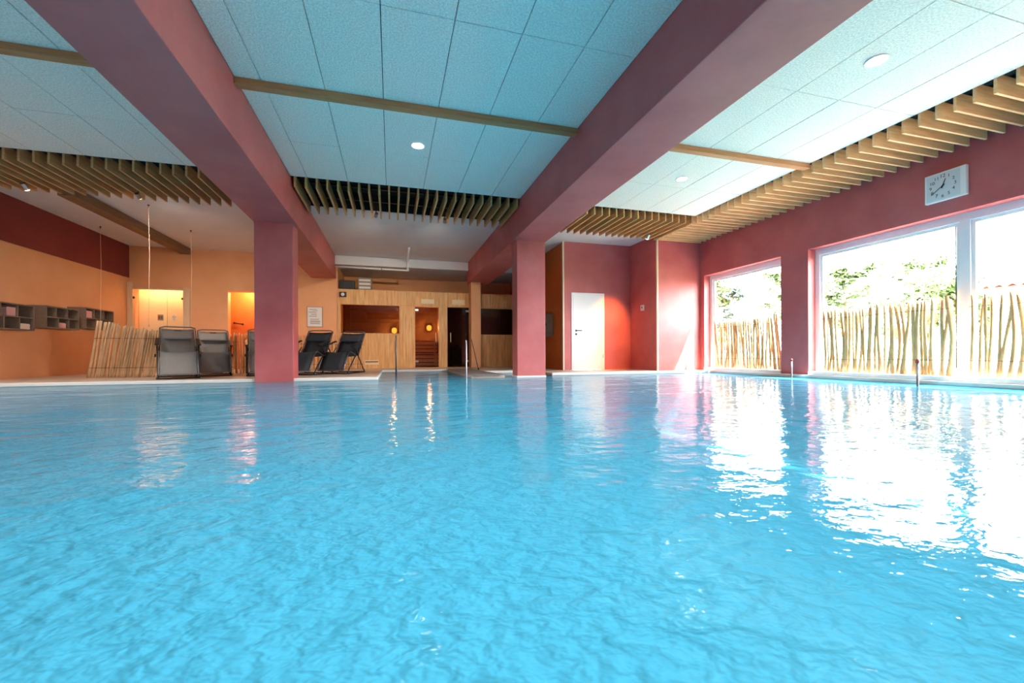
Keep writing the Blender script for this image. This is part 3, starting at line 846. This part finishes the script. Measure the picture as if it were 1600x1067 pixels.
def stack(y, z, n, m, where, w=.2):
    words = ['bottom', 'second', 'top'] if n == 3 else ['bottom', 'top']
    for i in range(n):
        towel('folded_towel', x0, y, z + .0015 + i * .047, w, m if not (m is TOWELW and i == 0) else TOWELW, '%s folded towel, %s of the stack in the %s' % ('pink' if m is TOWELP else 'cream', words[i], where))
stack(9.34, .905 + .235, 3, TOWELP, "near shelf's upper row")
stack(9.60, .905 + .0205, 2, TOWELW, "near shelf's lower right cubby")
stack(10.48, .98 + .0205, 2, TOWELP, "middle shelf's lower row")
stack(11.25, 1.035 + .2335, 3, TOWELP, "far shelf's upper left cubby", .19)

# ------------------------------------------------------------------ recliners
SLING = [(-.60, .09), (-.50, .24), (-.40, .38), (-.32, .455), (-.22, .47), (-.08, .435), (.04, .395), (.14, .385), (.22, .43), (.32, .545), (.44, .70), (.54, .83), (.60, .905)]
def make_recliner(label, loc, rz, fab, pil_m):
    t = thing('recliner', label, 'recliner', loc, rz, 'reclining garden chairs by the pool')
    hw = .245
    b = MB()
    n = len(SLING)
    for off in (0.0, -.008):
        for (yy, zz) in SLING:
            b.v += [(-hw, yy, zz + off), (-hw * .5, yy, zz + off - .012), (0, yy, zz + off - .016), (hw * .5, yy, zz + off - .012), (hw, yy, zz + off)]
    for o in (0, n * 5):
        for i in range(n - 1):
            for j in range(4):
                A = o + i * 5 + j
                b.f.append((A, A + 1, A + 6, A + 5))
    for i in range(n - 1):
        for j in (0, 4):
            A = i * 5 + j
            b.f.append((A, A + 5, A + 5 + n * 5, A + n * 5))
    for i in (0, n - 1):
        for j in range(4):
            A = i * 5 + j
            b.f.append((A, A + 1, A + 1 + n * 5, A + n * 5))
    b.build('sling', fab, t, smooth=True)
    for s in (-1, 1):
        x = s * (hw + .018)
        MB().tube([(x, yy, zz) for (yy, zz) in SLING], .013, 8).build('side_rail', GREYM, t, smooth=True)
        # crossed legs with a floor runner
        xo = s * (hw + .045)
        MB().tube([(xo, .50, .015), (xo, .30, .20), (xo, -.06, .55), (xo, -.12, .575)], .012, 8).build('leg', PLASTIC, t, smooth=True)
        MB().tube([(xo - s * .022, -.42, .015), (xo - s * .022, -.25, .17), (xo - s * .022, .18, .50), (xo - s * .022, .26, .565)], .012, 8).build('leg', PLASTIC, t, smooth=True)
        MB().tube([(xo, .50, .014), (xo, .1, .013), (xo, -.34, .013), (xo - s * .01, -.42, .015)], .012, 8).build('floor_runner', PLASTIC, t, smooth=True)
        arm = MB()
        arm.box(xo - .03, xo + .03, -.24, .30, .575, .60)
        arm.v = [(p[0], p[1], p[2] + (p[1] + .24) * .22) for p in arm.v]
        arm.build('armrest', PLASTIC, t, bevel=0.008)
        MB().lathe([(.028, xo + s * .015), (.028, xo + s * .035)], 12, (0, .05, .40), 'X').build('lock_knob', PLASTIC, t)
    MB().tube([(-hw - .02, .605, .915), (-hw * .8, .625, .94), (hw * .8, .625, .94), (hw + .02, .605, .915)], .012, 8).build('head_bar', GREYM, t, smooth=True)
    MB().tube([(-hw - .02, -.605, .085), (hw + .02, -.605, .085)], .012, 8).build('foot_bar', GREYM, t)
    MB().tube([(-hw - .045, .50, .015), (hw + .045, .50, .015)], .012, 8).build('rear_floor_bar', PLASTIC, t)
    MB().tube([(-hw - .023, -.42, .015), (hw + .023, -.42, .015)], .012, 8).build('front_floor_bar', PLASTIC, t)
    # head pillow lying on the backrest
    pw = MB()
    d = Vector((0, .76, .65)); nrm = Vector((0, -.65, .76)); c0 = Vector((0, .475, .745))
    m = 10
    for i in range(m + 1):
        a = i / m * 2 - 1
        for j in range(10):
            w = 2 * PI * j / 10
            e = (1 - abs(a) ** 4) ** .5 if abs(a) < 1 else .12
            e = max(e, .3)
            p = c0 + nrm * .045 + d * (.115 * math.cos(w)) * (.85 + .15 * e) + nrm * (.038 * math.sin(w) * e) + Vector((a * .225, 0, 0))
            pw.v.append(tuple(p))
    for i in range(m):
        for j in range(10):
            pw.f.append((i * 10 + j, i * 10 + (j + 1) % 10, (i + 1) * 10 + (j + 1) % 10, (i + 1) * 10 + j))
    pw.f.append(tuple(range(9, -1, -1))); pw.f.append(tuple(m * 10 + j for j in range(10)))
    pil = pw.build('pillow', pil_m, t, smooth=True)
    MB().tube([tuple(c0 + nrm * .085 + d * .10 + Vector((-.05, 0, 0))), tuple(c0 + nrm * .092 + d * .085), tuple(c0 + nrm * .085 + d * .10 + Vector((.05, 0, 0)))], .008, 6).build('pillow_strap', PLASTIC, pil)
    return t
def between(head, foot):
    h, f = Vector(head), Vector(foot)
    d = h - f
    c = (h + f) / 2
    return (c.x, c.y, ZD), math.atan2(-d.x, d.y)
for label, h, f in (
        ('grey sling recliner nearest the weathered pole screen', (-3.88, 9.45), (-3.42, 8.36)),
        ('grey sling recliner second from the weathered pole screen', (-3.62, 10.35), (-3.22, 9.25)),
        ('recliner almost hidden behind the broad red column', (-2.62, 10.1), (-2.30, 9.0)),
        ('dark sling recliner half cut off by the right edge of the red column', (-1.52, 10.2), (-1.78, 9.1)),
        ('dark sling recliner nearest the sauna', (-.86, 10.55), (-1.20, 9.45))):
    loc, rz = between(h, f)
    dark = label.startswith('dark')
    make_recliner(label, loc, rz, FABRICD if dark else FABRIC, PILLOWD if dark else PILLOW)

# ------------------------------------------------------------------ posts and rails at the pool
def stanchion(x, y, z1, label):
    t = thing('pool_post', label, 'post', (x, y, -.4))
    MB().tube([(0, 0, 0), (0, 0, z1 + .4 - .05)], .014, 10).build('shaft', GREYM, t, smooth=True)
    MB().lathe([(.02, z1 + .4 - .05), (.022, z1 + .4 - .02), (.012, z1 + .4)], 12).build('cap', REDCAP, t)
stanchion(7.02, 6.12, .35, 'slim steel post with a red cap before the red wall between the windows')
stanchion(6.55, 3.90, .36, 'slim steel post with a red cap before the window mullion')
t = thing('pool_handrail', 'dark steel handrail post at the left side of the pool inlet', 'handrail', (.10, 10.9, -.4))
MB().tube([(0, 0, 0), (0, 0, 1.28), (0, .04, 1.32), (0, .10, 1.32)], .02, 10).build('rail', GREYM, t, smooth=True)
MB().lathe([(.05, .36), (.05, .40)], 14, (0, 0, 0)).build('collar', STEEL, t)
t = thing('pool_handrail', 'bright steel handrail post standing in the water before the second sauna door', 'handrail', (1.10, 6.5, -.8))
MB().tube([(0, 0, 0), (0, 0, 1.44), (0, .02, 1.46)], .011, 10).build('rail', STEEL, t, smooth=True)
MB().lathe([(.04, .0), (.04, .03)], 14, (0, 0, 0)).build('collar', STEEL, t)
t = thing('leaning_pole', 'thin brown wooden pole leaning on the slim orange post', 'pole', (2.16, 10.9, ZD))
MB().tube([(0, 0, .012), (.17, 1.93, .86)], .014, 8).build('shaft', OLDWOOD, t)
MB().lathe([(.02, 0), (.02, .05)], 8).build('tip', BLACK, t)

# ------------------------------------------------------------------ clock
ck = thing('wall_clock', 'white rectangular wall clock with black hands above the large window', 'clock', (XR - .001, 3.98, 2.71))
MB().box(-.055, 0, -.225, .225, -.195, .195).build('case', DOORW, ck, bevel=0.006)
MB().box(-.0575, -.0552, -.165, .20, -.175, .175).build('dial', DIAL, ck)
cyk = .02
for hN in range(1, 13):
    a = hN * PI / 6
    me = text_mesh(str(hN), .06 if hN != 12 else .065, DARK, 0.0006)
    o = put('numeral', me, ck, (-.0585, cyk - .135 * math.sin(a), .135 * math.cos(a)))
    o.rotation_euler = Matrix(((0, 0, -1), (-1, 0, 0), (0, 1, 0))).to_euler()
def hand(a, l, w, name, zoff):
    b = MB()
    u = Vector((0, -math.sin(a), math.cos(a))); s = Vector((0, math.cos(a), math.sin(a)))
    for xx in (-.001, .001):
        for p in (u * -.03 + s * w, u * -.03 - s * w, u * l - s * w * .5, u * l + s * w * .5):
            b.v.append((zoff + xx, cyk + p.y, p.z))
    b.f += [(0, 1, 2, 3), (7, 6, 5, 4), (0, 4, 5, 1), (1, 5, 6, 2), (2, 6, 7, 3), (3, 7, 4, 0)]
    b.build(name, DARK, ck)
hand((12 + 39 / 60) * PI / 6, .10, .008, 'hour_hand', -.062)
hand(39 * PI / 30, .15, .006, 'minute_hand', -.0655)
MB().lathe([(.010, -.058), (.010, -.068)], 12, (0, cyk, 0), 'X').build('hub', DARK, ck)

# ------------------------------------------------------------------ outside: ground, trees, tiled outbuilding
struct(MB().box(7.625, 90, -40, 90, -.25, -.1).build('ground', GRASS), 'lawn outside the windows', 'ground')
struct(MB().box(7.626, 10.5, -6, 14, -.099, -.03).build('terrace', PAVE), 'grey paved terrace outside the windows', 'paving')

def tree(x, y, h, spread, n, m, seed, label, leaf=.15, cone=False):
    rnd = random.Random(seed)
    t = thing('tree', label, 'tree', (x, y, -.1))
    tr = MB()
    tr.tube([(0, 0, 0), (.05, .03, h * .35), (-.03, .06, h * .7), (0, 0, h * .97)], [.16, .12, .07, .02], 8)
    tips = []
    lv = MB()
    for i in range(18):
        z = h * rnd.uniform(.22, .9)
        a = rnd.uniform(0, 6.28)
        k = (1 - (z / h)) * 1.1 + .12 if cone else math.sin(min(1, (z / h - .1) / .9) * PI) * .9 + .15
        l = spread * k * rnd.uniform(.7, 1)
        e = Vector((math.cos(a) * l, math.sin(a) * l, z + (-.1 if cone else .45) * l))
        m0 = Vector((math.cos(a) * l * .5, math.sin(a) * l * .5, z + (-.03 if cone else .16) * l))
        tr.tube([(0, 0, z), tuple(m0), tuple(e)], [.05, .03, .01], 6)
        tips += [(m0, l * .35), (e, l * .4)]
    for i in range(n):
        c, s = rnd.choice(tips)
        p = c + Vector((rnd.gauss(0, s * .5), rnd.gauss(0, s * .5), rnd.gauss(0, s * .35)))
        d1 = Vector((rnd.gauss(0, 1), rnd.gauss(0, 1), rnd.gauss(0, 1))).normalized()
        d2 = d1.orthogonal().normalized()
        q = leaf * rnd.uniform(.6, 1.3)
        k0 = len(lv.v)
        lv.v += [tuple(p - d1 * q), tuple(p + d2 * q * .45), tuple(p + d1 * q), tuple(p - d2 * q * .45)]
        lv.f.append((k0, k0 + 1, k0 + 2, k0 + 3))
    tr.build('trunk', BARK, t, smooth=True)
    tag(lv.build('foliage', m, t), kind='stuff')
tree(16.8, 19.4, 5.3, 1.5, 3000, LEAF, 1, 'loose pale spring tree at the left of the far window', .19)
tree(13.5, 14.4, 3.5, 1.0, 2600, FIR, 2, 'blue-green conifer in the middle of the far window', .11, True)
tree(19.6, 17.0, 5.3, 1.5, 3000, LEAF, 3, 'pale green tree at the right of the far window', .19)
tree(23.2, 17.0, 5.3, 1.8, 3000, LEAF, 4, 'leafy tree at the left of the large window', .19)
tree(26.0, 15.6, 5.4, 1.9, 3000, LEAF, 5, 'leafy tree in the middle of the large window', .21)
tree(22.5, 11.6, 4.2, 1.8, 3000, LEAF, 6, 'leafy tree just left of the window mullion', .18)
tree(31.0, 13.6, 5.0, 2.0, 2200, LEAF, 7, 'pale tree behind the tiled roof', .22)

ob = thing('outbuilding', 'pale outbuilding with a terracotta tiled roof beyond the large window', 'building', (17.0, 0, -.1))
ye0, ye1, ze = -4.0, 8.6, 2.38
MB().box(.35, 5.0, ye0 + .2, ye1 - .2, 0, ze).build('house_wall', RENDER, ob)
slope = .42
rf = MB()
rf.v = [(0, ye0, ze), (0, ye1, ze), (3.2, ye1, ze + 3.2 * slope), (3.2, ye0, ze + 3.2 * slope), (0, ye0, ze + .05), (0, ye1, ze + .05), (3.2, ye1, ze + .05 + 3.2 * slope), (3.2, ye0, ze + .05 + 3.2 * slope)]
rf.f = [(0, 1, 2, 3), (4, 7, 6, 5), (0, 4, 5, 1), (1, 5, 6, 2), (2, 6, 7, 3), (3, 7, 4, 0)]
roof = rf.build('roof', ROOFT, ob)
MB().tube([(-.06, ye0, ze - .03), (-.06, ye1, ze - .03)], .06, 10).build('gutter', PVC, ob)
MB().box(.05, .35, ye0 + .1, ye1 - .1, ze - .14, ze - .02).build('soffit', PVC, ob)
tl = MB()
ln, wd = .40, .30
for i in range(9):
    a = i / 8
    yy = (a - .5) * wd; zz = .035 * math.sin(a * 2 * PI) + .03
    for (xx, o) in ((0, .03), (ln, .0)):
        tl.v.append((xx, yy, zz + o)); 
for i in range(8):
    tl.f.append((i * 2, i * 2 + 1, i * 2 + 3, i * 2 + 2))
n8 = len(tl.v)
tl.v += [(p[0], p[1], p[2] - .02) for p in tl.v]
tl.f += [tuple(n8 + q for q in reversed(f)) for f in tl.f[:8]]
for i in range(8):
    tl.f.append((i * 2, i * 2 + 2, n8 + i * 2 + 2, n8 + i * 2))
tme = tl.mesh('roof_tile', ROOFT, smooth=False)
for r in range(8):
    yy = 2.0
    while yy < ye1 - .1:
        put('roof_tile', tme, roof, (r * .345 - .06, yy, ze + .05 + (r * .345) * slope), (random.uniform(-.02, .02), -math.atan(slope), random.uniform(-.02, .02)))
        yy += .28
